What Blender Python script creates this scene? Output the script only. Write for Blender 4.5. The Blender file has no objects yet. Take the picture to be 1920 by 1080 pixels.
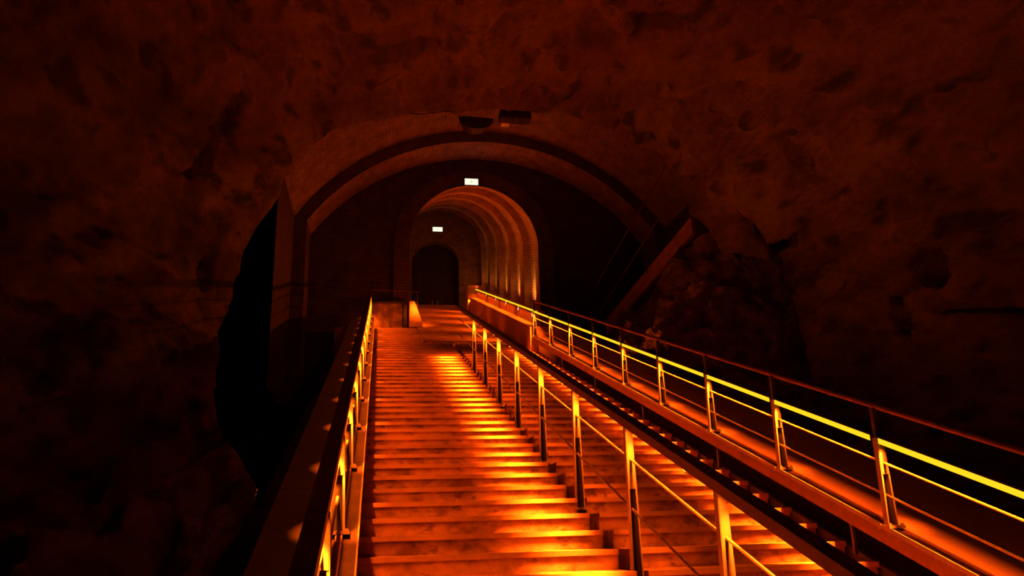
import bpy, bmesh, math, random
from mathutils import Vector, noise
random.seed(7)
S = bpy.context.scene
C = S.collection

# ------------------------------------------------------------------ camera
F = 1500.0                       # focal length in pixels of a 1920 wide frame
TH, PS, RO = math.radians(16.87), math.radians(9.87), math.radians(1.74)
CAMZ = 1.62
fw = Vector((math.sin(PS)*math.cos(TH), math.cos(PS)*math.cos(TH), math.sin(TH)))
r0 = Vector((math.cos(PS), -math.sin(PS), 0)); u0 = r0.cross(fw)
RT = r0*math.cos(RO) - u0*math.sin(RO); UP = u0*math.cos(RO) + r0*math.sin(RO)
cam = bpy.data.cameras.new('camera'); co = bpy.data.objects.new('camera', cam); C.objects.link(co)
from mathutils import Matrix
m3 = Matrix((RT, UP, -fw)).transposed().to_4x4(); m3.translation = Vector((0, 0, CAMZ)); co.matrix_world = m3
cam.sensor_width = 36; cam.lens = F/1920*36; cam.clip_start = .05; cam.clip_end = 200
S.camera = co
# ------------------------------------------------------------------ world, exposure
w = bpy.data.worlds.new('world'); S.world = w; w.use_nodes = True
w.node_tree.nodes['Background'].inputs[0].default_value = (1, .14, .03, 1)
w.node_tree.nodes['Background'].inputs[1].default_value = 0.0
S.view_settings.view_transform = 'Standard'; S.view_settings.look = 'None'
S.view_settings.exposure = 0; S.view_settings.gamma = 1
try: S.view_settings.use_curve_mapping = False
except Exception: pass
S.cycles.max_bounces = 8; S.cycles.diffuse_bounces = 6; S.cycles.use_denoising = True
S.cycles.sample_clamp_indirect = 4; S.cycles.caustics_reflective = False; S.cycles.caustics_refractive = False
LIGHT = (1, .1, .0026)         # sodium orange lamp colour
P_B, P_BW, P_A, P_D, P_DW = 85, 12, 11, 55, 7
P_POST = 1.7
P_UP = 12

M = .351                         # pitch of the stairs, rise over run
def zn(y): return M*y - .38      # height of the nosing line
def at(px, py, Y):               # the point at distance Y seen at a pixel of the photograph
    d = fw + RT*((px-960)/F) - UP*((py-540)/F)
    return Vector((0, 0, CAMZ)) + d*(Y/d.y)
def pix(P):
    v = Vector(P) - Vector((0, 0, CAMZ)); d = v.dot(fw)
    return 960 + F*v.dot(RT)/d, 540 - F*v.dot(UP)/d

# ------------------------------------------------------------------ materials
def mat(name, col, rough=.7, metal=0, emit=None, st=0, **k):
    m = bpy.data.materials.new(name); m.use_nodes = True; nt = m.node_tree; b = nt.nodes['Principled BSDF']
    b.inputs['Base Color'].default_value = (*col, 1); b.inputs['Roughness'].default_value = rough; b.inputs['Metallic'].default_value = metal
    if emit: b.inputs['Emission Color'].default_value = (*emit, 1); b.inputs['Emission Strength'].default_value = st
    return m
def noisy(name, c1, c2, scale=4, detail=8, rough=.85, metal=0, bump=.3, bscale=None, stretch=(1, 1, 1), lo=.35, hi=.65, spots=None, bdist=.05, world=False):
    m = mat(name, c1, rough, metal); nt = m.node_tree; N = nt.nodes; L = nt.links; b = N['Principled BSDF']
    tc = N.new('ShaderNodeTexCoord'); mp = N.new('ShaderNodeMapping'); mp.inputs['Scale'].default_value = stretch
    if world: L.new(N.new('ShaderNodeNewGeometry').outputs['Position'], mp.inputs[0])
    else: L.new(tc.outputs['Object'], mp.inputs[0])
    n = N.new('ShaderNodeTexNoise'); n.inputs['Scale'].default_value = scale; n.inputs['Detail'].default_value = detail; n.inputs['Roughness'].default_value = .65
    L.new(mp.outputs[0], n.inputs['Vector'])
    r = N.new('ShaderNodeValToRGB'); r.color_ramp.elements[0].position = lo; r.color_ramp.elements[1].position = hi
    r.color_ramp.elements[0].color = (*c2, 1); r.color_ramp.elements[1].color = (*c1, 1)
    L.new(n.outputs['Fac'], r.inputs[0]); out = r.outputs[0]
    if spots:
        v = N.new('ShaderNodeTexNoise'); v.inputs['Scale'].default_value = spots[0]; v.inputs['Detail'].default_value = 3
        L.new(mp.outputs[0], v.inputs['Vector'])
        r2 = N.new('ShaderNodeValToRGB'); r2.color_ramp.elements[0].position = spots[1]; r2.color_ramp.elements[1].position = spots[2]
        r2.color_ramp.elements[0].color = (1, 1, 1, 1); r2.color_ramp.elements[1].color = (spots[3],)*3+(1,)
        L.new(v.outputs['Fac'], r2.inputs[0])
        mx = N.new('ShaderNodeMix'); mx.data_type = 'RGBA'; mx.blend_type = 'MULTIPLY'; mx.inputs[0].default_value = 1
        L.new(out, mx.inputs[6]); L.new(r2.outputs[0], mx.inputs[7]); out = mx.outputs[2]
    L.new(out, b.inputs['Base Color'])
    if bump:
        n2 = N.new('ShaderNodeTexNoise'); n2.inputs['Scale'].default_value = bscale or scale*3; n2.inputs['Detail'].default_value = 8; n2.inputs['Roughness'].default_value = .7
        L.new(mp.outputs[0], n2.inputs['Vector'])
        bp = N.new('ShaderNodeBump'); bp.inputs['Strength'].default_value = bump; bp.inputs['Distance'].default_value = bdist
        L.new(n2.outputs['Fac'], bp.inputs['Height']); L.new(bp.outputs[0], b.inputs['Normal'])
    return m
def brick(name, c1, c2, mort):
    m = mat(name, c1, .9); nt = m.node_tree; N = nt.nodes; L = nt.links; b = N['Principled BSDF']
    uv = N.new('ShaderNodeUVMap'); t = N.new('ShaderNodeTexBrick'); L.new(uv.outputs[0], t.inputs['Vector'])
    t.inputs['Scale'].default_value = 1; t.inputs['Brick Width'].default_value = .24; t.inputs['Row Height'].default_value = .085
    t.inputs['Mortar Size'].default_value = .012; t.inputs['Color1'].default_value = (*c1, 1); t.inputs['Color2'].default_value = (*c2, 1); t.inputs['Mortar'].default_value = (*mort, 1)
    n = N.new('ShaderNodeTexNoise'); n.inputs['Scale'].default_value = 3; n.inputs['Detail'].default_value = 8; L.new(uv.outputs[0], n.inputs['Vector'])
    r = N.new('ShaderNodeMapRange'); r.inputs[1].default_value = .3; r.inputs[2].default_value = .7; r.inputs[3].default_value = .6; r.inputs[4].default_value = 1.15
    L.new(n.outputs['Fac'], r.inputs[0])
    mx = N.new('ShaderNodeMix'); mx.data_type = 'RGBA'; mx.blend_type = 'MULTIPLY'; mx.inputs[0].default_value = 1
    L.new(t.outputs['Color'], mx.inputs[6]); L.new(r.outputs[0], mx.inputs[7]); L.new(mx.outputs[2], b.inputs['Base Color'])
    bp = N.new('ShaderNodeBump'); bp.inputs['Strength'].default_value = .6; bp.inputs['Distance'].default_value = .02; bp.invert = True
    L.new(t.outputs['Fac'], bp.inputs['Height']); L.new(bp.outputs[0], b.inputs['Normal'])
    return m
ROCK = noisy('chalk_rock', (.66, .54, .46), (.2, .15, .125), 1.1, 12, .95, 0, 1, 2.4, (1, .4, 1), .36, .64, (2.2, .52, .66, .25), .4)
RUBB = noisy('rubble_stone', (.8, .66, .56), (.2, .15, .12), 2.6, 10, .95, 0, 1, 5, (1, 1, 1), .38, .66, None, .2)
STEP = noisy('worn_step', (.7, .45, .32), (.25, .125, .09), 3.6, 11, .6, 0, .45, 14, (1, 1, 1.6), .38, .6, (9, .6, .68, .5), .01, True)
NOSE = noisy('step_nosing', (.66, .43, .3), (.42, .24, .18), 5, 8, .55, 0, .2, 20, (.6, 1, 1), .35, .6, None, .005, True)
CONC = noisy('painted_concrete', (.55, .36, .28), (.4, .24, .18), 2, 8, .8, 0, .3, 12, (1, 1, 1), .3, .7, None, .01)
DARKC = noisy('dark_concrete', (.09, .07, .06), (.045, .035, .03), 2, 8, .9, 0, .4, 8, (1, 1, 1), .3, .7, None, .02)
STEEL = noisy('brushed_steel', (.72, .66, .58), (.5, .45, .4), 9, 5, .42, .55, .05, 40, (1, 1, .3))
RAILM = noisy('dark_painted_rail', (.12, .085, .07), (.06, .045, .04), 6, 5, .5, .2, .05, 40)
BROWN = noisy('rust_brown_rail', (.27, .14, .11), (.17, .085, .065), 6, 5, .5, .2, .05, 40)
BLACK = noisy('black_metal', (.03, .028, .027), (.015, .015, .015), 6, 4, .6, .2, .05, 30)
BRICK = brick('vault_brick', (.36, .26, .21), (.26, .18, .145), (.46, .37, .31))
BRICKT = brick('tunnel_brick', (.58, .42, .34), (.44, .3, .24), (.7, .56, .47))  # lighter copy of the vault brick, standing in for light in the tunnel
BRICKD = brick('shade_dark_brick', (.075, .055, .045), (.05, .035, .03), (.1, .075, .06))  # brick with the shade of the end wall and recess in its colour
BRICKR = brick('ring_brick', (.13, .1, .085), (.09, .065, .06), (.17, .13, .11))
WOOD = noisy('dark_timber', (.07, .05, .045), (.03, .022, .02), 4, 6, .6, 0, .3, 14, (3, 3, .4))
ROUGHW = noisy('rough_low_wall', (.3, .2, .15), (.1, .06, .05), 3.5, 8, .9, 0, .6, 9, (1, 1, 1), .4, .6, None, .03)
LEDGE = noisy('shade_dark_ledge_concrete', (.05, .038, .033), (.025, .02, .018), 2, 8, .9, 0, .4, 8, (1, 1, 1), .3, .7, None, .02)  # concrete darkened so the ledge reads as lying in shade
LED = mat('led_strip', (.9, .6, .3), .5, 0, (1, .64, .014), 1.15)
LEDS = mat('led_diffuser', (.9, .6, .3), .5, 0, (1, .12, .003), 5)
SIGN = mat('lit_sign_face', (.9, .9, .85), .5, 0, (1, .97, .74), 1.05)
SIGNG = mat('sign_print', (.35, .6, .4), .5, 0, (.55, .8, .5), .8)
SPOTM = mat('round_lamp_glass', (.9, .8, .7), .4, 0, (1, .55, .36), .8)

# ------------------------------------------------------------------ mesh helpers
class MB:
    def __init__(s): s.bm = bmesh.new(); s.uv = s.bm.loops.layers.uv.new('UVMap')
    def face(s, vs, uvs=None):
        try: f = s.bm.faces.new(vs)
        except ValueError: return
        if uvs:
            for l, u in zip(f.loops, uvs): l[s.uv].uv = u
        return f
    def quad(s, a, b, c, d):
        vs = [s.bm.verts.new(p) for p in (a, b, c, d)]; return s.face(vs)
    def prism(s, A, B):          # two matching polygons joined into a solid
        a = [s.bm.verts.new(p) for p in A]; b = [s.bm.verts.new(p) for p in B]; n = len(a)
        s.face(a[::-1]); s.face(b)
        for i in range(n): s.face([a[i], a[(i+1) % n], b[(i+1) % n], b[i]])
        return s
    def box(s, x0, x1, y0, y1, z0, z1):
        return s.prism([(x0, y0, z0), (x1, y0, z0), (x1, y0, z1), (x0, y0, z1)], [(x0, y1, z0), (x1, y1, z0), (x1, y1, z1), (x0, y1, z1)])
    def run(s, x0, x1, y0, y1, h0, h1):   # a bar following the slope of the stairs, heights above the nosing line
        P = lambda x, y, h: (x, y, zn(y)+h)
        return s.prism([P(x0, y0, h0), P(x1, y0, h0), P(x1, y0, h1), P(x0, y0, h1)], [P(x0, y1, h0), P(x1, y1, h0), P(x1, y1, h1), P(x0, y1, h1)])
    def tube(s, pts, r, n=8, caps=True):
        pts = [Vector(p) for p in pts]; rings = []
        for i, p in enumerate(pts):
            d = (pts[min(i+1, len(pts)-1)] - pts[max(i-1, 0)]).normalized()
            a = d.cross(Vector((0, 0, 1)))
            if a.length < .05: a = d.cross(Vector((0, 1, 0)))
            a.normalize(); b = d.cross(a)
            rings.append([s.bm.verts.new(p + (a*math.cos(t*2*math.pi/n) + b*math.sin(t*2*math.pi/n))*r) for t in range(n)])
        for i in range(len(rings)-1):
            for k in range(n): s.face([rings[i][k], rings[i][(k+1) % n], rings[i+1][(k+1) % n], rings[i+1][k]])
        if caps: s.face(rings[0][::-1]); s.face(rings[-1])
        return s
    def build(s, name, m, parent=None, smooth=False, bevel=0):
        bmesh.ops.recalc_face_normals(s.bm, faces=s.bm.faces)
        if bevel:
            bmesh.ops.bevel(s.bm, geom=list(s.bm.edges), offset=bevel, segments=1, affect='EDGES')
        me = bpy.data.meshes.new(name); s.bm.to_mesh(me); s.bm.free()
        if smooth:
            for p in me.polygons: p.use_smooth = True
        for mm in (m if isinstance(m, list) else [m]): me.materials.append(mm)
        o = bpy.data.objects.new(name, me); C.objects.link(o)
        if parent: o.parent = parent
        return o
def tag(o, label, cat, group=None):
    o['label'] = label; o['category'] = cat
    if group: o['group'] = group
    return o
def struct(o, label=None):
    o['kind'] = 'structure'
    if label: o['label'] = label
    return o
def empty(name, loc, label, cat, group=None):
    o = bpy.data.objects.new(name, None); C.objects.link(o); o.location = loc; o.empty_display_size = .2
    return tag(o, label, cat, group)
def part(mb, name, m, root, **k):
    """a part built in world coordinates and hung under its thing"""
    o = mb.build(name, m, root, **k); p = root; off = Vector()
    while p: off += p.location; p = p.parent
    o.data.transform(Matrix.Translation(-off)); return o
def area(name, loc, along, down, lx, ly, power, spread, parent=None, col=LIGHT):
    """a lamp: long side 'along', shining towards 'down'"""
    l = bpy.data.lights.new(name, 'AREA'); l.shape = 'RECTANGLE'; l.size = lx; l.size_y = ly; l.energy = power; l.color = col; l.spread = math.radians(spread)
    o = bpy.data.objects.new(name, l); C.objects.link(o)
    x = Vector(along).normalized(); z = -Vector(down); z = (z - x*z.dot(x)).normalized(); y = z.cross(x)
    mt = Matrix((x, y, z)).transposed().to_4x4(); mt.translation = Vector(loc)
    if parent:
        o.parent = parent; mt.translation -= parent.location
    o.matrix_local = mt; return o
SL = Vector((0, 1, M)).normalized()

# ------------------------------------------------------------------ rock vault (the big rough tunnel)
rim = [(560, 1500, 3.0), (500, 1250, 4.2), (455, 1090, 5.6), (474, 960, 6.6), (480, 905, 7.4), (440, 850, 9), (408, 790, 12), (400, 735, 14.5), (414, 650, 15.6), (440, 560, 16), (468, 470, 16), (500, 400, 16),
       (528, 330, 16), (565, 278, 16), (625, 234, 16), (700, 214, 16), (790, 207, 16), (880, 207, 16), (970, 204, 16), (1060, 208, 16), (1150, 246, 16), (1240, 290, 16), (1282, 345, 16), (1300, 398, 16),
       (1330, 432, 15.9), (1362, 480, 15.8), (1392, 436, 15.7), (1432, 392, 15.6), (1458, 480, 15.2), (1492, 570, 14.6), (1524, 680, 14), (1540, 800, 13), (1565, 900, 11.5), (1620, 1000, 10), (1700, 1100, 8.6), (1800, 1250, 7)]
R3 = [at(*p) for p in rim]
def resample(P, n):
    d = [0]
    for a, b in zip(P, P[1:]): d.append(d[-1] + (b-a).length)
    out = []; j = 0
    for i in range(n):
        t = d[-1]*i/(n-1)
        while j < len(P)-2 and d[j+1] < t: j += 1
        k = (t-d[j])/max(d[j+1]-d[j], 1e-6); out.append(P[j].lerp(P[j+1], k))
    return out
NU, NV = 430, 230
RR = resample(R3, NU); SM = []
for i in range(NU):
    lo = max(0, i-45); hi = min(NU, i+46); a = Vector()
    for q in RR[lo:hi]: a += q
    SM.append(a/(hi-lo))
mb = MB(); rows = []
AX = 2.9
clefts = [(378, 315, 12, 46, 28, .5), (428, 225, 12, 50, 30, .5), (1742, 500, 26, 36, -25, .75), (1688, 592, 9, 36, -20, .6), (1790, 578, 45, 10, 0, .6), (1880, 580, 40, 8, 8, .4), (385, 515, 10, 28, 0, .3), (1300, 560, 1, 1, 0, 0),
          (1405, 440, 14, 40, -40, .5), (365, 790, 10, 45, -6, .7), (1500, 300, 12, 40, -40, .35), (1230, 40, 60, 10, 10, .3), (760, 95, 60, 12, -14, .3)]
for i, p in enumerate(RR):
    col = []
    for j in range(NV):
        t = j/(NV-1); y = p.y + (-7-p.y)*(t**1.25)
        g = 1 + .028*(p.y-y)
        k = min(1, (p.y-y)/5); k = k*k*(3-2*k)*min(1, max(0, (i-150)/40))*min(1, max(0, (NU-8-i)/40))
        px_ = p.x*(1-k)+SM[i].x*k; h = (p.z-zn(p.y))*(1-k) + (SM[i].z-zn(SM[i].y))*k
        if p.x < 1.5 and h > .3: g += (p.y-y)*.10*min(1, (h-.3)/2)*min(1, (1.5-p.x)/3)  # upper left wall pushed outward so less light reaches it
        q = Vector((AX + (px_-AX)*g, y, zn(y) + 1.4 + (h-1.4)*g))
        col.append(q)
    rows.append(col)
VV = []
for i in range(NU):
    col = []
    for j in range(NV):
        q = rows[i][j]
        a = rows[min(i+1, NU-1)][j] - rows[max(i-1, 0)][j]; b = rows[i][min(j+1, NV-1)] - rows[i][max(j-1, 0)]
        n = b.cross(a).normalized()
        c = Vector((AX, q.y, zn(q.y)+1.4))
        if n.dot(q-c) < 0: n = -n
        s = Vector((q.x*.32, q.y*.22, q.z*.32))
        d = noise.fractal(s, .9, 2.1, 5)*.55
        s2 = Vector((q.x*1.1+7, q.y*.55, q.z*1.1))
        d += (abs(noise.noise(s2))-.25)*-.4
        s3 = Vector((q.x*3.1, q.y*1.7, q.z*3.1)); d += noise.fractal(s3, .8, 2.2, 4)*.15
        fade = min(1, .4 + j/26)
        q2 = q + n*d*fade
        px, py = pix(q2) if q2.y > 1 else (0, 0)
        for (cx, cy, rx, ry, an, dep) in clefts:
            if dep == 0 or abs(px-cx) > 90 or abs(py-cy) > 90 or q2.y < 2: continue
            A = math.radians(an); ex = (px-cx)*math.cos(A)-(py-cy)*-math.sin(A); ey = -(px-cx)*math.sin(A)*1 + (py-cy)*math.cos(A)
            k = (ex/rx)**2 + (ey/ry)**2
            if k < 1.6: q2 = q2 + n*dep*max(0, 1-(k/1.6)**2)
        col.append(mb.bm.verts.new(q2))
    VV.append(col)
for i in range(NU-1):
    for j in range(NV-1):
        mb.face([VV[i][j], VV[i+1][j], VV[i+1][j+1], VV[i][j+1]])
# the far mouth of the rock vault turns outward into solid rock
out = []
for i in range(NU):
    q = VV[i][0].co; c = Vector((AX, q.y, zn(q.y)+1.4)); d = (q-c); d.y = 0; d.normalize()
    out.append([mb.bm.verts.new(q + d*.5 + Vector((0, .35, 0))), mb.bm.verts.new(q + d*9 + Vector((0, .5, 0)))])
for i in range(NU-1):
    mb.face([VV[i+1][0], VV[i][0], out[i][0], out[i+1][0]]); mb.face([out[i+1][0], out[i][0], out[i][1], out[i+1][1]])
struct(mb.build('ceiling', ROCK, smooth=True), 'rough chalk rock vault over the stairs')

# ------------------------------------------------------------------ rubble slope at the right
foot = [Vector((4.12, y, zn(y)-.3)) for y in [19.4, 18, 16, 14, 12, 10, 8, 6, 3]]
top = [Vector(p) for p in [(5.5, 19.4, 6.0), (5.8, 18.0, 6.2), (7.15, 16.2, 7.95), (8.7, 16.0, 8.4), (8.75, 15.4, 7.1), (8.6, 14.8, 5.9), (8.45, 14.2, 4.5), (7.9, 13.2, 3.1), (7.0, 11.7, 2.0), (6.4, 10.2, 1.3), (5.95, 8.8, .8), (5.3, 7, .2), (4.9, 3, -.9)]]
fo, to = resample(foot, 130), resample(top, 130)
mb = MB(); V = []
for i in range(130):
    c = []
    for j in range(70):
        t = j/69; q = fo[i].lerp(to[i], t); q.z -= .5*math.sin(t*math.pi)
        n = Vector((-.6, -.3, .75))
        dist, _ = noise.voronoi(q*1.5); d = (dist[1]-dist[0])*.42 + noise.fractal(q*1.2, .8, 2, 5)*.3
        dd, _ = noise.voronoi(q*4.2); d += (dd[1]-dd[0])*.14
        c.append(mb.bm.verts.new(q + n*(d-.15)*min(1, .2+6*t*(1-t)*1.5)))
    V.append(c)
for i in range(129):
    for j in range(69): mb.face([V[i][j], V[i+1][j], V[i+1][j+1], V[i][j+1]])
tag(mb.build('rubble_slope', RUBB), 'rough bank of broken chalk rubble rising right of the stairs', 'rock')

# ------------------------------------------------------------------ brick vault, arch rib and end wall
def arch(cx, hw, R, zs_top, zbot, n=40, dr=0.0):
    """profile: up the left jamb, over a circular arc with its crown at zs_top, down the right jamb"""
    hw += dr; R += dr; top = zs_top + dr; cz = top - R; a = math.asin(min(1, hw/R)); P = []
    zj = cz + R*math.cos(a)
    for k in range(8): P.append((cx-hw, zbot + (zj-zbot)*k/8))
    for k in range(n+1):
        t = -a + 2*a*k/n; P.append((cx + R*math.sin(t), cz + R*math.cos(t)))
    for k in range(1, 9): P.append((cx+hw, zj + (zbot-zj)*k/8))
    return P
def strip(mb, P, Q, ya, yb, swap=False, shear=0):
    """surface between profile P at ya and profile Q at yb"""
    s = 0; a = []; b = []
    for k, (p, q) in enumerate(zip(P, Q)):
        if k: s += math.hypot(p[0]-P[k-1][0], p[1]-P[k-1][1])
        dz = 0
        a.append((mb.bm.verts.new((p[0], ya, p[1]+shear*ya)), s)); b.append((mb.bm.verts.new((q[0], yb, q[1]+shear*yb)), s))
    same = ya == yb
    for k in range(len(a)-1):
        u0, u1 = a[k][1], a[k+1][1]
        if same:
            va = vb = 0; w = math.hypot(P[k][0]-Q[k][0], P[k][1]-Q[k][1])
            uv = [(0, u0), (0, u1), (w, u1), (w, u0)]
        else: uv = [(ya, u0), (ya, u1), (yb, u1), (yb, u0)]
        mb.face([a[k][0], a[k+1][0], b[k+1][0], b[k][0]], uv)
YW = 20.8
inner = arch(2.8, 4.65, 5.6, 11.87, 4.5)
inner2 = arch(2.8, 4.65, 5.6, 11.87, 4.5, dr=.32)
mb = MB(); strip(mb, inner[8:-8], inner[8:-8], 19.7, YW); struct(mb.build('trim_1', BRICK), 'brick arch rib in front of the end wall')
for k, pr in enumerate((inner[:9], inner[-9:])):
    mb = MB(); strip(mb, pr, pr, 19.7, YW); struct(mb.build('trim_%d' % (8+k), BRICKR), 'jamb of the brick arch rib, coloured dark for shade')  # jambs take the darker brick in place of shade
mb = MB(); strip(mb, inner, inner2, 19.7, 19.7); struct(mb.build('trim_2', BRICKR), 'dark ring of the brick arch')
mb = MB(); strip(mb, inner2[8:-8], inner2[8:-8], 16.4, 19.7); struct(mb.build('ceiling.001', BRICK), 'brick barrel vault behind the rock')
for k, pr in enumerate((inner2[:9], inner2[-9:])):
    mb = MB(); strip(mb, pr, pr, 16.4, 19.7); struct(mb.build('trim_%d' % (6+k), BRICKD), 'brick side of the vault, coloured dark for shade')  # below the spring the brick is darkened to imitate shade
# tunnel opening in the end wall
TX, TR = 2.6, 1.8
hole = arch(TX, TR, TR+.001, 11.04, 6.0)
def wallring(mb, P, Q, y):
    a = [mb.bm.verts.new((p[0], y, p[1])) for p in P]; b = [mb.bm.verts.new((p[0], y, p[1])) for p in Q]
    for k in range(len(a)-1):
        ids = [(P[k]), (P[k+1]), (Q[k+1]), (Q[k])]
        mb.face([a[k], a[k+1], b[k+1], b[k]], ids)
mb = MB(); ring = arch(TX, TR, TR+.001, 11.04, 6.0, dr=.42)
outr = [(max(-9, min(14, TX+(p[0]-TX)*6)), 6.0 if k < 1 or k > len(ring)-2 else min(14.5, 6+(p[1]-6)*2.2)) for k, p in enumerate(ring)]
wallring(mb, ring, outr, YW)
mb.face([mb.bm.verts.new(p) for p in ((-9, YW, 1), (14, YW, 1), (14, YW, 6.0), (-9, YW, 6.0))], [(-9, 1), (14, 1), (14, 6), (-9, 6)])
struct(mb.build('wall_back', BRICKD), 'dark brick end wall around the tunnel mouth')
mb = MB(); strip(mb, hole, ring, YW-.06, YW-.06); strip(mb, ring, ring, YW-.06, YW+.01); struct(mb.build('trim_3', BRICKR), 'brick ring round the tunnel mouth')
# piers beside the big arch
def uvbox(mb, x0, x1, y0, y1, z0, z1):
    def f(ps, uvs): mb.face([mb.bm.verts.new(p) for p in ps], uvs)
    f([(x0, y0, z0), (x1, y0, z0), (x1, y0, z1), (x0, y0, z1)], [(x0, z0), (x1, z0), (x1, z1), (x0, z1)])
    f([(x0, y1, z0), (x0, y0, z0), (x0, y0, z1), (x0, y1, z1)], [(y1, z0), (y0, z0), (y0, z1), (y1, z1)])
    f([(x1, y0, z0), (x1, y1, z0), (x1, y1, z1), (x1, y0, z1)], [(y0, z0), (y1, z0), (y1, z1), (y0, z1)])
    f([(x0, y0, z1), (x1, y0, z1), (x1, y1, z1), (x0, y1, z1)], [(x0, y0), (x1, y0), (x1, y1), (x0, y1)])
for k, (a, b) in enumerate(((-3.12, -2.2), (7.8, 8.9))):
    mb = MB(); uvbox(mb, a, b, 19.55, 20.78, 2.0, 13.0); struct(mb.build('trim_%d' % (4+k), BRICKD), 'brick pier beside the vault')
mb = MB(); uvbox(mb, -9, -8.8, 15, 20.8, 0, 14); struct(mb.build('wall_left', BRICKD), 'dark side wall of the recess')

# tunnel: climbs with the stairs, ribs and recesses alternate
def tun(dr): return [(x, z) for x, z in arch(TX, TR, TR+.001, 11.04 - M*YW, 6.0-M*YW-.5, dr=dr)]
mb = MB(); y = YW; k = 0
YE = 33.4
seg = [(20.8, 21.35)]; 
while seg[-1][1] < YE: seg.append((seg[-1][1] + 1.72, seg[-1][1] + 1.72 + .74))
pi_ = tun(0); pr_ = tun(.22)
for k, (a, b) in enumerate(seg):
    b = min(b, YE); strip(mb, pi_, pi_, a, b, shear=M)
    if b >= YE: break
    n = seg[k+1][0]
    strip(mb, pi_, pr_, b, b, shear=M); strip(mb, pr_, pr_, b, n, shear=M); strip(mb, pr_, pi_, n, n, shear=M)
struct(mb.build('wall_tunnel', BRICKT), 'brick tunnel with ribs and recessed bays')
# end of the tunnel with its arched doorway
dh = arch(2.42, 1.02, 1.021, 13.9, 9.4); do = [(TX+(p[0]-2.42)*2.4, 9.4 + (p[1]-9.4)*1.6) for p in dh]
mb = MB(); wallring(mb, dh, do, YE-.2); strip(mb, dh, dh, YE-.2, YE+.3); struct(mb.build('wall_tunnel_end', BRICK), 'tunnel end wall round the arched doorway')
dd = empty('double_door', (2.42, YE+.2, 9.97), 'dark arched timber double door at the far end of the tunnel', 'door')
for s in (-1, 1):
    P = [(2.42+s*.001, 9.97)] + [(2.42+s*1.0, 9.97)] + [(2.42+s*x, 12.88+math.sqrt(max(0, 1-x*x))) for x in [1, .97, .9, .8, .65, .5, .3, .12, .0]]
    b = MB(); b.prism([(x, YE+.18, z) for x, z in P], [(x, YE+.25, z) for x, z in P]); part(b, 'door_leaf', WOOD, dd)
    b = MB(); b.tube([(2.42+s*.12, YE+.15, 11.0), (2.42+s*.12, YE+.15, 11.3)], .02); part(b, 'handle', STEEL, dd)

# ------------------------------------------------------------------ stairs
RUN = .3475; Y1 = 5.307
def steps(name, x0, x1, k0, k1, label, nose_from=None):
    root = empty(name, (x0, Y1+RUN*k0, zn(Y1+RUN*k0)), label, 'staircase')
    me = None; first = None; firstn = None
    for k in range(k0, k1):
        y = Y1 + RUN*k; z = zn(y)
        if first is None:
            b = MB(); b.box(0, x1-x0, .022, RUN+.022, -.45, -.034); b.box(0, x1-x0, 0, RUN, -.034, 0)
            o = b.build('step', STEP, root); n = MB().box(.0, x1-x0, -.004, .05, -.03, .003).build('nosing', NOSE, o); first, firstn = o, n
        else:
            o = first.copy(); C.objects.link(o); o.parent = root; n = firstn.copy(); C.objects.link(n); n.parent = o
        o.location = (0, RUN*(k-k0), M*RUN*(k-k0))
    return root
XA0, XA1, XB0, XB1 = -.13, 1.578, 1.652, 3.19
steps('staircase', XA0, XA1, -12, 34, 'wide flight of worn steps left of the middle railing')
steps('staircase', XB0, XB1, -12, 34, 'flight of worn steps between the middle railing and the lit right railing')
# above the first landing
steps('staircase', XA0, .96, 34, 43, 'short upper left steps ending at the low red-lit wall')
r = steps('staircase', 1.0, 3.07, 35, 70, 'upper flight climbing through the brick tunnel')
# solid earth below, so nothing is open
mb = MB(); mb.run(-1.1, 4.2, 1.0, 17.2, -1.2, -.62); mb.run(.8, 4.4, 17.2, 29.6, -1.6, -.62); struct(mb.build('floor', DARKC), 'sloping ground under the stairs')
mb = MB(); mb.box(-3, 6, -8, 1.05, -.3, -.02); struct(mb.build('floor.001', DARKC), 'lower landing')
mb = MB(); mb.box(-.2, 4.4, 29.66, 33.6, 9.3, zn(29.6)+.0); struct(mb.build('floor.002', CONC), 'top landing in front of the door')
mb = MB(); mb.box(-1.1, .98, 20.3, 20.79, 5.9, zn(20.25)+.0); struct(mb.build('floor.003', CONC), 'left landing at the end wall')

# ------------------------------------------------------------------ curbs and ledges
cl = empty('concrete_ledge', (-.2, 1.2, zn(1.2)), 'dark sloping concrete ledge left of the left railing', 'ledge')
b = MB()
yy = 1.2
while yy < 20.2:
    b.run(-.64, -.16, yy, min(20.2, yy+2.3)-.012, -.3, .285); yy += 2.3
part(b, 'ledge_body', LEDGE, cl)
part(MB().run(-.165, -.088, 1.2, 20.2, .16, .285), 'edge_beam', RAILM, cl)
part(MB().run(-.216, -.175, 1.2, 20.2, .286, .312), 'edge_strip', CONC, cl)
part(MB().run(-.094, -.084, 1.2, 20.2, .287, .296), 'edge_angle', STEEL, cl)
cr = empty('concrete_ledge', (3.3, 1.2, zn(1.2)), 'orange-lit sloping ledge carrying the bright right railing', 'ledge')
part(MB().run(3.24, 4.1, 1.2, 15.5, .17, .29), 'ledge_body', CONC, cr)
part(MB().run(3.55, 4.1, 1.2, 15.5, -.6, .168), 'ledge_foot', DARKC, cr)  # dark colour imitates the shade in the recess under the ledge
part(MB().run(3.137, 3.238, 1.2, 15.5, .175, .29), 'edge_beam', BROWN, cr)
part(MB().run(3.128, 3.137, 1.2, 15.5, .27, .30), 'edge_angle', STEEL, cr)
part(MB().run(3.152, 3.158, 1.2, 15.5, .291, .298), 'edge_bead', RAILM, cr)
part(MB().run(3.20, 3.24, 1.2, 15.5, -.16, -.02), 'lower_channel', BLACK, cr)
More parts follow.
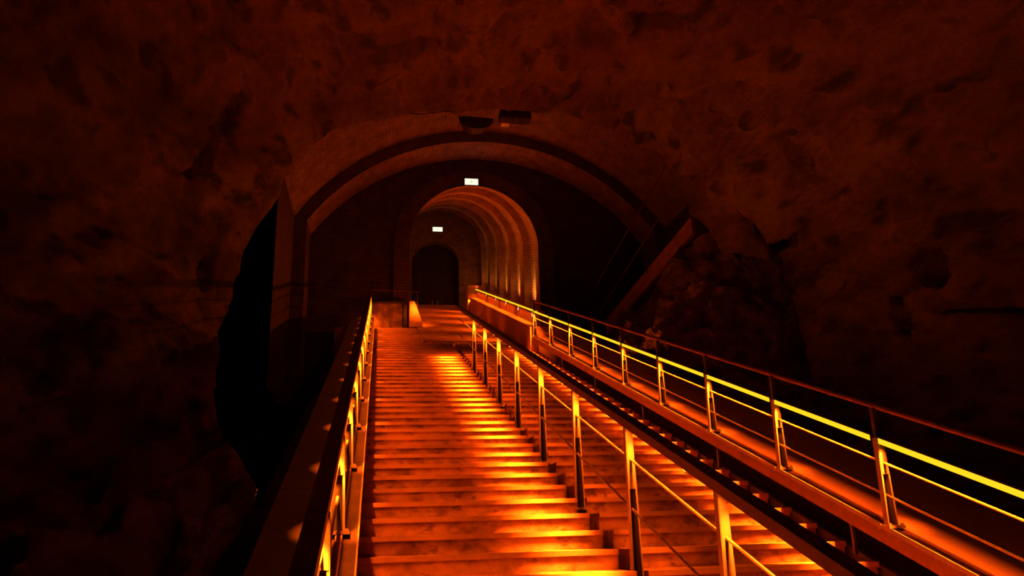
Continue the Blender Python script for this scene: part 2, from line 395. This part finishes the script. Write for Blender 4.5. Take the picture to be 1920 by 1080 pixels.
for y in [3.1+2.04*k for k in range(7)]: part(MB().box(3.15, 3.17, y, y+.02, zn(y)-.02, zn(y)+.18), 'support_stub', BLACK, cr)

# ------------------------------------------------------------------ railings
def post_mesh(hh, wt=.046, wb=.072, cut=.42):
    """tapering pair of blades with a closed upper face"""
    b = MB(); d0, d1 = -.012, .034; t = .010
    for s in (-1, 1):
        b.prism([(s*wb/2, d0, 0), (s*(wb/2-t), d0, 0), (s*(wb/2-t), d1, 0), (s*wb/2, d1, 0)], [(s*wt/2, d0, hh), (s*(wt/2-t), d0, hh), (s*(wt/2-t), d1, hh), (s*wt/2, d1, hh)])
    return b
def make_post(root, x, y, hb, ht, m=STEEL):
    H = ht-hb
    o = post_mesh(H).build('post', m, root)
    wz = .046 + (.072-.046)*.42; z0 = H*.58
    MB().prism([(-wz/2+.004, -.016, z0), (wz/2-.004, -.016, z0), (wz/2-.004, -.012, z0), (-wz/2+.004, -.012, z0)], [(-.02, -.016, H), (.02, -.016, H), (.02, -.012, H), (-.02, -.012, H)]).build('cover_plate', m, o)
    MB().prism([(-.025, .02, .01), (.025, .02, .01), (.025, .026, .01), (-.025, .026, .01)], [(-.02, .02, z0), (.02, .02, z0), (.02, .026, z0), (-.02, .026, z0)]).build('web', BLACK, o)  # web coloured black for the shade between the blades
    b = MB().box(-.055, .055, -.05, .07, -.012+M*-.0, .008)
    for sx in (-.042, .042):
        for sy in (-.035, .055): b.box(sx-.008, sx+.008, sy-.008, sy+.008, .008, .02)
    b.build('base_plate', m, o)
    return o
def place(root, proto, x, ys, hb):
    for k, y in enumerate(ys):
        if k == 0: o = proto
        else:
            o = proto.copy(); C.objects.link(o); o.parent = root
            for ch in proto.children:
                c = ch.copy(); C.objects.link(c); c.parent = o; c.matrix_parent_inverse = ch.matrix_parent_inverse
        o.location = Vector((x, y, zn(y)+hb)) - root.location

def railing(label, x, ys, y_end, hb, h_top, h1, h2, y0, body, tall=.045, width=.082, off=.014, pw=1):
    rt = empty('railing', (x, y0, zn(y0)+hb), label, 'railing')
    pr = make_post(rt, 0, 0, hb, h_top-tall); pr.scale.x = pw
    place(rt, pr, x, ys, hb)
    xa, xb, t = x+off-width/2, x+off+width/2, .008
    U = [(xa, h_top-tall-.012), (xa+t, h_top-tall-.012), (xa+t, h_top-t), (xb-t, h_top-t), (xb-t, h_top-tall-.012), (xb, h_top-tall-.012), (xb, h_top), (xa, h_top)]
    part(MB().prism([(a, y0, zn(y0)+h) for a, h in U], [(a, y_end, zn(y_end)+h) for a, h in U]), 'handrail', body, rt)
    for h in (h1, h2):
        a = y0; 
        part(MB().tube([(x, y0, zn(y0)+h), (x, y_end-.4, zn(y_end-.4)+h)], .0085), 'intermediate_rail', STEEL, rt)
    return rt
YB = [5.06+1.36*k for k in range(-2, 7)]
rb = railing('middle railing with yellow-lit posts under a broad dark handrail', 1.618, YB, 16.2, -.10, .905, .645, .325, 1.6, RAILM)
YA = [4.87+1.34*k for k in range(-2, 12)]
ra = railing('left railing with glowing posts under a black handrail', -.212, YA, 20.3, .31, .905, .70, .50, 1.6, RAILM, off=-.015, pw=1.35)
# U brackets hanging under the middle handrail
for y in [4.16+1.36*k for k in range(-1, 7)]:
    z = zn(y)+.86
    b = MB().tube([(1.615, y, z+.01), (1.615, y-.005, z-.03), (1.62, y-.02, z-.05), (1.64, y-.03, z-.055), (1.68, y-.03, z-.055), (1.69, y-.03, z-.04), (1.69, y-.03, z-.0)], .006)
    part(b, 'bracket', BLACK, rb)
# lamps under the handrails
def led_bays(root, x, ys, h, pw, pwide, dirv, spread, wdir, gap=.09, ylast=None, wspread=130, pp=2.2):
    ys = list(ys) + ([ylast] if ylast else [])
    for a, b in zip(ys, ys[1:]):
        y0, y1 = a+gap, b-gap
        if b < 3.4: continue
        L = (y1-y0)*math.sqrt(1+M*M); ym = (y0+y1)/2
        part(MB().run(x-.012, x+.012, y0, y1, h+.006, h+.018), 'light_strip', LEDS, root)
        if pw: area('lamp_beam', (x, ym, zn(ym)+h-.001), SL, dirv, L*.97, .02, pw*L, spread, root)
        if pwide: area('lamp_wash', (x, ym, zn(ym)+h-.003), SL, wdir, L*.97, .02, pwide*L, wspread, root)
        area('post_lamp', (x+(-.014 if x < 0 else .012), b-.13, zn(b-.13)+h-.004), (1, 0, 0), (.25 if x < 0 else 0, .42, -1), .04, .05, pp, 50 if x < 0 else 62, root)
led_bays(rb, 1.622, YB, .875, P_B, P_BW, (-.42, 0, -1), 34, (-.35, 0, -1), ylast=14.6)
led_bays(ra, -.219, YA, .875, 0, P_A, None, 0, (.8, 0, -1), ylast=20.2, wspread=120, pp=8)
# right railing: posts carry a glowing bar, dark struts carry the brown handrail
YD = [2.15, 3.43, 4.72, 6.0, 7.27, 8.56, 9.87, 11.24, 12.68, 14.15, 15.63]
XD = 3.17; HB = .30; HT = .845
rd = empty('railing', (XD, 2.0, zn(2.0)+HB), 'right railing with a glowing yellow light bar and brown upper handrail', 'railing')
place(rd, make_post(rd, 0, 0, HB, HT), XD, YD, HB)
part(MB().tube([(XD+.02, 1.6, zn(1.6)+1.045), (XD+.02, 15.75, zn(15.75)+1.045), (XD+.02, 15.9, zn(15.9)+1.0), (XD+.02, 15.9, zn(15.9)+.86)], .02, 10), 'handrail', BROWN, rd, smooth=True)
for h in (.69, .485): part(MB().tube([(XD, 1.6, zn(1.6)+h), (XD, 15.7, zn(15.7)+h)], .008), 'intermediate_rail', STEEL, rd)
for y in YD:
    part(MB().box(XD-.016, XD+.016, y, y+.03, zn(y)+HT, zn(y)+1.035), 'strut', BLACK, rd)  # black stands for the shade above the bar lights
for a, b in zip(YD, YD[1:]):
    y0, y1 = a+.07, b-.02
    part(MB().run(XD-.014, XD+.016, y0, y1, HT-.032, HT), 'bar_housing', STEEL, rd)
    part(MB().run(XD-.02, XD-.0145, y0, y1, HT-.034, HT+.0005), 'light_bar', LED, rd)
    L = (y1-y0)*math.sqrt(1+M*M); ym = (y0+y1)/2
    if b < 4: continue
    area('lamp_beam', (XD-.004, ym, zn(ym)+HT-.045), SL, (-.31, 0, -1), L*.97, .02, P_D*L, 36, rd)
    area('lamp_wash', (XD-.004, ym, zn(ym)+HT-.047), SL, (-.2, 0, -1), L*.97, .02, P_DW*L, 90, rd)
    area('post_lamp', (XD, b-.13, zn(b-.13)+HT-.05), (1, 0, 0), (0, .42, -1), .04, .05, P_POST, 62, rd)

# unseen fill lamps added behind the right ledge to brighten the rock wall
names = ['nearest the viewer', 'second from the near end', 'middle one of five', 'at the foot of the rubble', 'farthest up beside the rubble']
for k, y in enumerate((5.0, 7.6, 10.2, 12.8, 15.2)):
    u = empty('added_uplighter', (4.35, y, zn(y)-.28), 'unseen fill lamp added on the ground behind the right ledge, ' + names[k], 'lamp', 'added fill lamps behind the right ledge')
    part(MB().box(4.27, 4.43, y-.15, y+.15, zn(y)-.28, zn(y)-.20), 'housing', BLACK, u)
    area('fill_uplight', (4.36, y, zn(y)-.19), SL, (.75, 0, 1), .3, .06, (4.5, 4.5, 6, 11, 13)[k], 110, u)
names = ['nearest the viewer', 'middle one of three', 'farthest up']
for k, y in enumerate((4.6, 7.4, 10.6)):  # unseen lamps added to lift the left rock wall
    u = empty('added_uplighter', (-.70, y, zn(y)-.34), 'unseen fill lamp added low behind the left ledge, ' + names[k], 'lamp', 'added fill lamps behind the left ledge')
    part(MB().box(-.74, -.66, y-.12, y+.12, zn(y)-.34, zn(y)-.28), 'housing', BLACK, u)
    area('fill_uplight', (-.70, y, zn(y)-.27), SL, (-.6, 0, .9), .22, .05, (3.5, 4, 4)[k], 130, u)

# ------------------------------------------------------------------ cheek wall beyond the right railing
ck = empty('cheek_wall', (3.2, 15.7, zn(15.7)), 'low wall with a bright top edge and round lamps leading into the tunnel', 'wall')
part(MB().run(3.085, 4.2, 15.72, 26.0, -.5, .50), 'wall_body', CONC, ck)
part(MB().run(3.30, 3.40, 15.72, 26.0, .50, .79), 'upper_panel', BROWN, ck)
part(MB().run(3.27, 3.42, 15.72, 26.0, .79, .82), 'coping', STEEL, ck)
part(MB().run(3.255, 3.27, 15.72, 26.0, .785, .822), 'light_bar', LED, ck)
for (px, py) in ((912, 552), (930, 560), (949, 568), (972, 578), (998, 590)):
    d = at(px, py, 10) - Vector((0, 0, CAMZ)); P = Vector((0, 0, CAMZ)) + d*(3.292/d.x)
    b = MB().tube([P+Vector((.012, 0, 0)), P-Vector((.006, 0, 0))], .052, 16); o = part(b, 'round_lamp', SPOTM, ck)
    b = MB().tube([P+Vector((.012, 0, 0)), P-Vector((.003, 0, 0))], .07, 16); part(b, 'lamp_ring', BLACK, ck)
b = MB().box(3.0, 3.5, 26.05, 26.5, zn(26)-.2, zn(26)+.95); part(b, 'end_pier', CONC, ck)
for a in (16.0, 18.5, 21.0, 23.5):
    area('lamp_wash', (3.25, a+1.25, zn(a+1.25)+.77), SL, (-.15, 0, -1), 2.4, .02, 16, 120, ck)
for a in (17.2, 19.4, 21.6, 23.8, 26.0):
    area('added_step_lamp', (3.07, a, zn(a)+.40), SL, (-1, 0, -.25), .5, .05, 18, 120, ck)  # extra lamps added to brighten the upper flight
# lamps behind the cheek wall washing up the recesses
for k, (a, b_) in enumerate(seg[:-1]):
    if seg[k+1][0] > YE: break
    ym = (b_+seg[k+1][0])/2
    area('recess_lamp', (4.2, ym, zn(ym)+.62), SL, (.8, 0, 1), 1.3, .03, P_UP, 100, ck, col=(1, .27, .03))

for a in (21.5, 24.0, 26.5):
    area('added_vault_wash', (3.33, a, zn(a)+.86), SL, (-.35, 0, 1), 2.0, .03, 13, 150, ck)  # upward fill light added for the tunnel crown

# ------------------------------------------------------------------ end-wall foot: low wall, wedge, landing rail
lw = empty('low_wall', (-.1, 20.3, 6.85), 'low rough wall glowing red at the head of the left steps', 'wall')
part(MB().box(-.3, .62, 20.5, 20.72, 6.72, 7.44), 'wall_body', ROUGHW, lw)
part(MB().box(-.32, .64, 20.48, 20.73, 7.44, 7.48), 'coping', DARKC, lw)
part(MB().box(.64, .74, 20.5, 20.72, 6.72, 7.60), 'end_post', BLACK, lw)
wd = MB().prism([(.80, 20.35, 6.775), (1.16, 20.35, 6.775), (1.13, 20.35, 6.92), (.93, 20.35, 7.47), (.80, 20.35, 7.47)], [(.80, 20.72, 6.775), (1.16, 20.72, 6.775), (1.13, 20.72, 6.92), (.93, 20.72, 7.47), (.80, 20.72, 7.47)])
tag(wd.build('wedge_block', NOSE), 'small sloping-sided block lit bright yellow at the tunnel mouth', 'block')
lr = empty('landing_rail', (-.2, 20.2, 6.8), 'thin guard rail over the low red wall', 'railing')
part(MB().tube([(-.2, 20.4, 7.77), (1.06, 20.4, 7.73)], .012), 'top_rail', BROWN, lr)
for x in (-.18, 1.0): part(MB().tube([(x, 20.4, zn(20.2)-.02), (x, 20.4, 7.75)], .01), 'rail_post', RAILM, lr)
area('lamp_beam', (.35, 19.3, 7.9), (1, 0, 0), (.0, 1.1, -.9), .5, .03, 2.2, 60, lr)  # spot without a fixture, added to light the low wall
area('lamp_beam', (1.0, 19.7, 7.5), (1, 0, 0), (.0, 1, -.4), .2, .03, 4.5, 45, lr)  # another added spot, no fixture, brightening the wedge block

# ------------------------------------------------------------------ side stair with its rails
ss = empty('side_stair', (5.4, 18, 6.3), 'dark side stair parapet climbing steeply right behind the rubble', 'stair')
p0, p1 = Vector((5.42, 18.1, 6.35)), Vector((6.93, 15.95, 8.22)); n = Vector((.9, 1.0, 0)).normalized()
b = MB(); b.prism([p0+Vector((0, 0, -.3)), p0+n*.16+Vector((0, 0, -.3)), p0+n*.2+Vector((0, 0, .08)), p0+Vector((0, 0, .08))], [p1+Vector((0, 0, -.3)), p1+n*.16+Vector((0, 0, -.3)), p1+n*.2+Vector((0, 0, .08)), p1+Vector((0, 0, .08))])
part(b, 'parapet', NOSE, ss)
for q0, q1 in (((5.17, 18, 7.2), (6.52, 15.96, 9.66)), ((5.27, 18, 6.62), (6.50, 15.96, 8.72))):
    part(MB().tube([q0, q1], .016), 'hand_rail', BROWN, ss)
for t in (.02, .5):
    a = Vector((5.17, 18, 7.2)).lerp(Vector((6.52, 15.96, 9.66)), t); bq = p0.lerp(p1, t)
    part(MB().tube([a, bq], .012), 'rail_post', BLACK, ss)

# ------------------------------------------------------------------ signs and ceiling equipment
def sign(P, w_, h_, label):
    s = empty('exit_sign', P, label, 'sign', None)
    part(MB().box(P.x-w_/2-.012, P.x+w_/2+.012, P.y, P.y+.07, P.z-h_/2-.012, P.z+h_/2+.012), 'housing', BLACK, s)
    f = part(MB().box(P.x-w_/2, P.x+w_/2, P.y-.012, P.y, P.z-h_/2, P.z+h_/2), 'lit_face', SIGN, s, bevel=.003)
    b = MB(); y = P.y-.016; z = P.z; x = P.x
    b.box(x-.02, x+.02, y, y+.003, z-.03, z+.03); b.box(x-.012, x+.012, y, y+.003, z+.035, z+.055)
    b.box(x-.05, x-.02, y, y+.003, z-.05, z-.03); b.box(x+.02, x+.05, y, y+.003, z+.005, z+.02)
    part(b, 'pictogram', SIGNG, s)
    return s
sign(at(884, 341, YW-.12), .38, .19, 'lit white exit sign over the mouth of the brick tunnel')
sign(at(820.5, 430, 32.0), .42, .20, 'lit white exit sign deep inside the brick tunnel')
# hang the inner sign from the crown
P = at(893, 232, 16.2)
sp = empty('loudspeaker', P, 'dark rounded loudspeaker hanging under the crown of the vault', 'loudspeaker')
A = []; B_ = []
for k in range(13):
    t = math.pi*k/12; A.append((P.x-.4*math.cos(t), P.y, P.z+.16-.28*math.sin(t)**.8)); B_.append((P.x-.4*math.cos(t)*.7, P.y+.45, P.z+.16-.2*math.sin(t)**.8))
part(MB().prism(A, B_), 'body', BLACK, sp)
part(MB().box(P.x-.4, P.x+.15, P.y-.01, P.y+.03, P.z+.165, P.z+.185), 'mounting_bar', STEEL, sp)
P = at(967, 214, 16.2)
pj = empty('light_fitting', P, 'black box fitting with pale lamps below it under the vault crown', 'lamp')
part(MB().box(P.x-.36, P.x+.36, P.y, P.y+.3, P.z-.09, P.z+.1), 'body', BLACK, pj)
part(MB().box(P.x-.33, P.x-.14, P.y+.02, P.y+.2, P.z-.24, P.z-.1), 'lamp_head', STEEL, pj)
for x in (-.05, .1, .25): part(MB().tube([(P.x+x, P.y+.08, P.z-.09), (P.x+x, P.y+.08, P.z-.24)], .028), 'lamp_head', STEEL, pj)
cb = [at(x, y, 15.9) for x, y in ((690, 216), (740, 211), (790, 214), (830, 209), (862, 210))]
tag(MB().tube(cb, .012).build('cable', BLACK), 'thin cable running along the vault crown to the loudspeaker', 'cable')
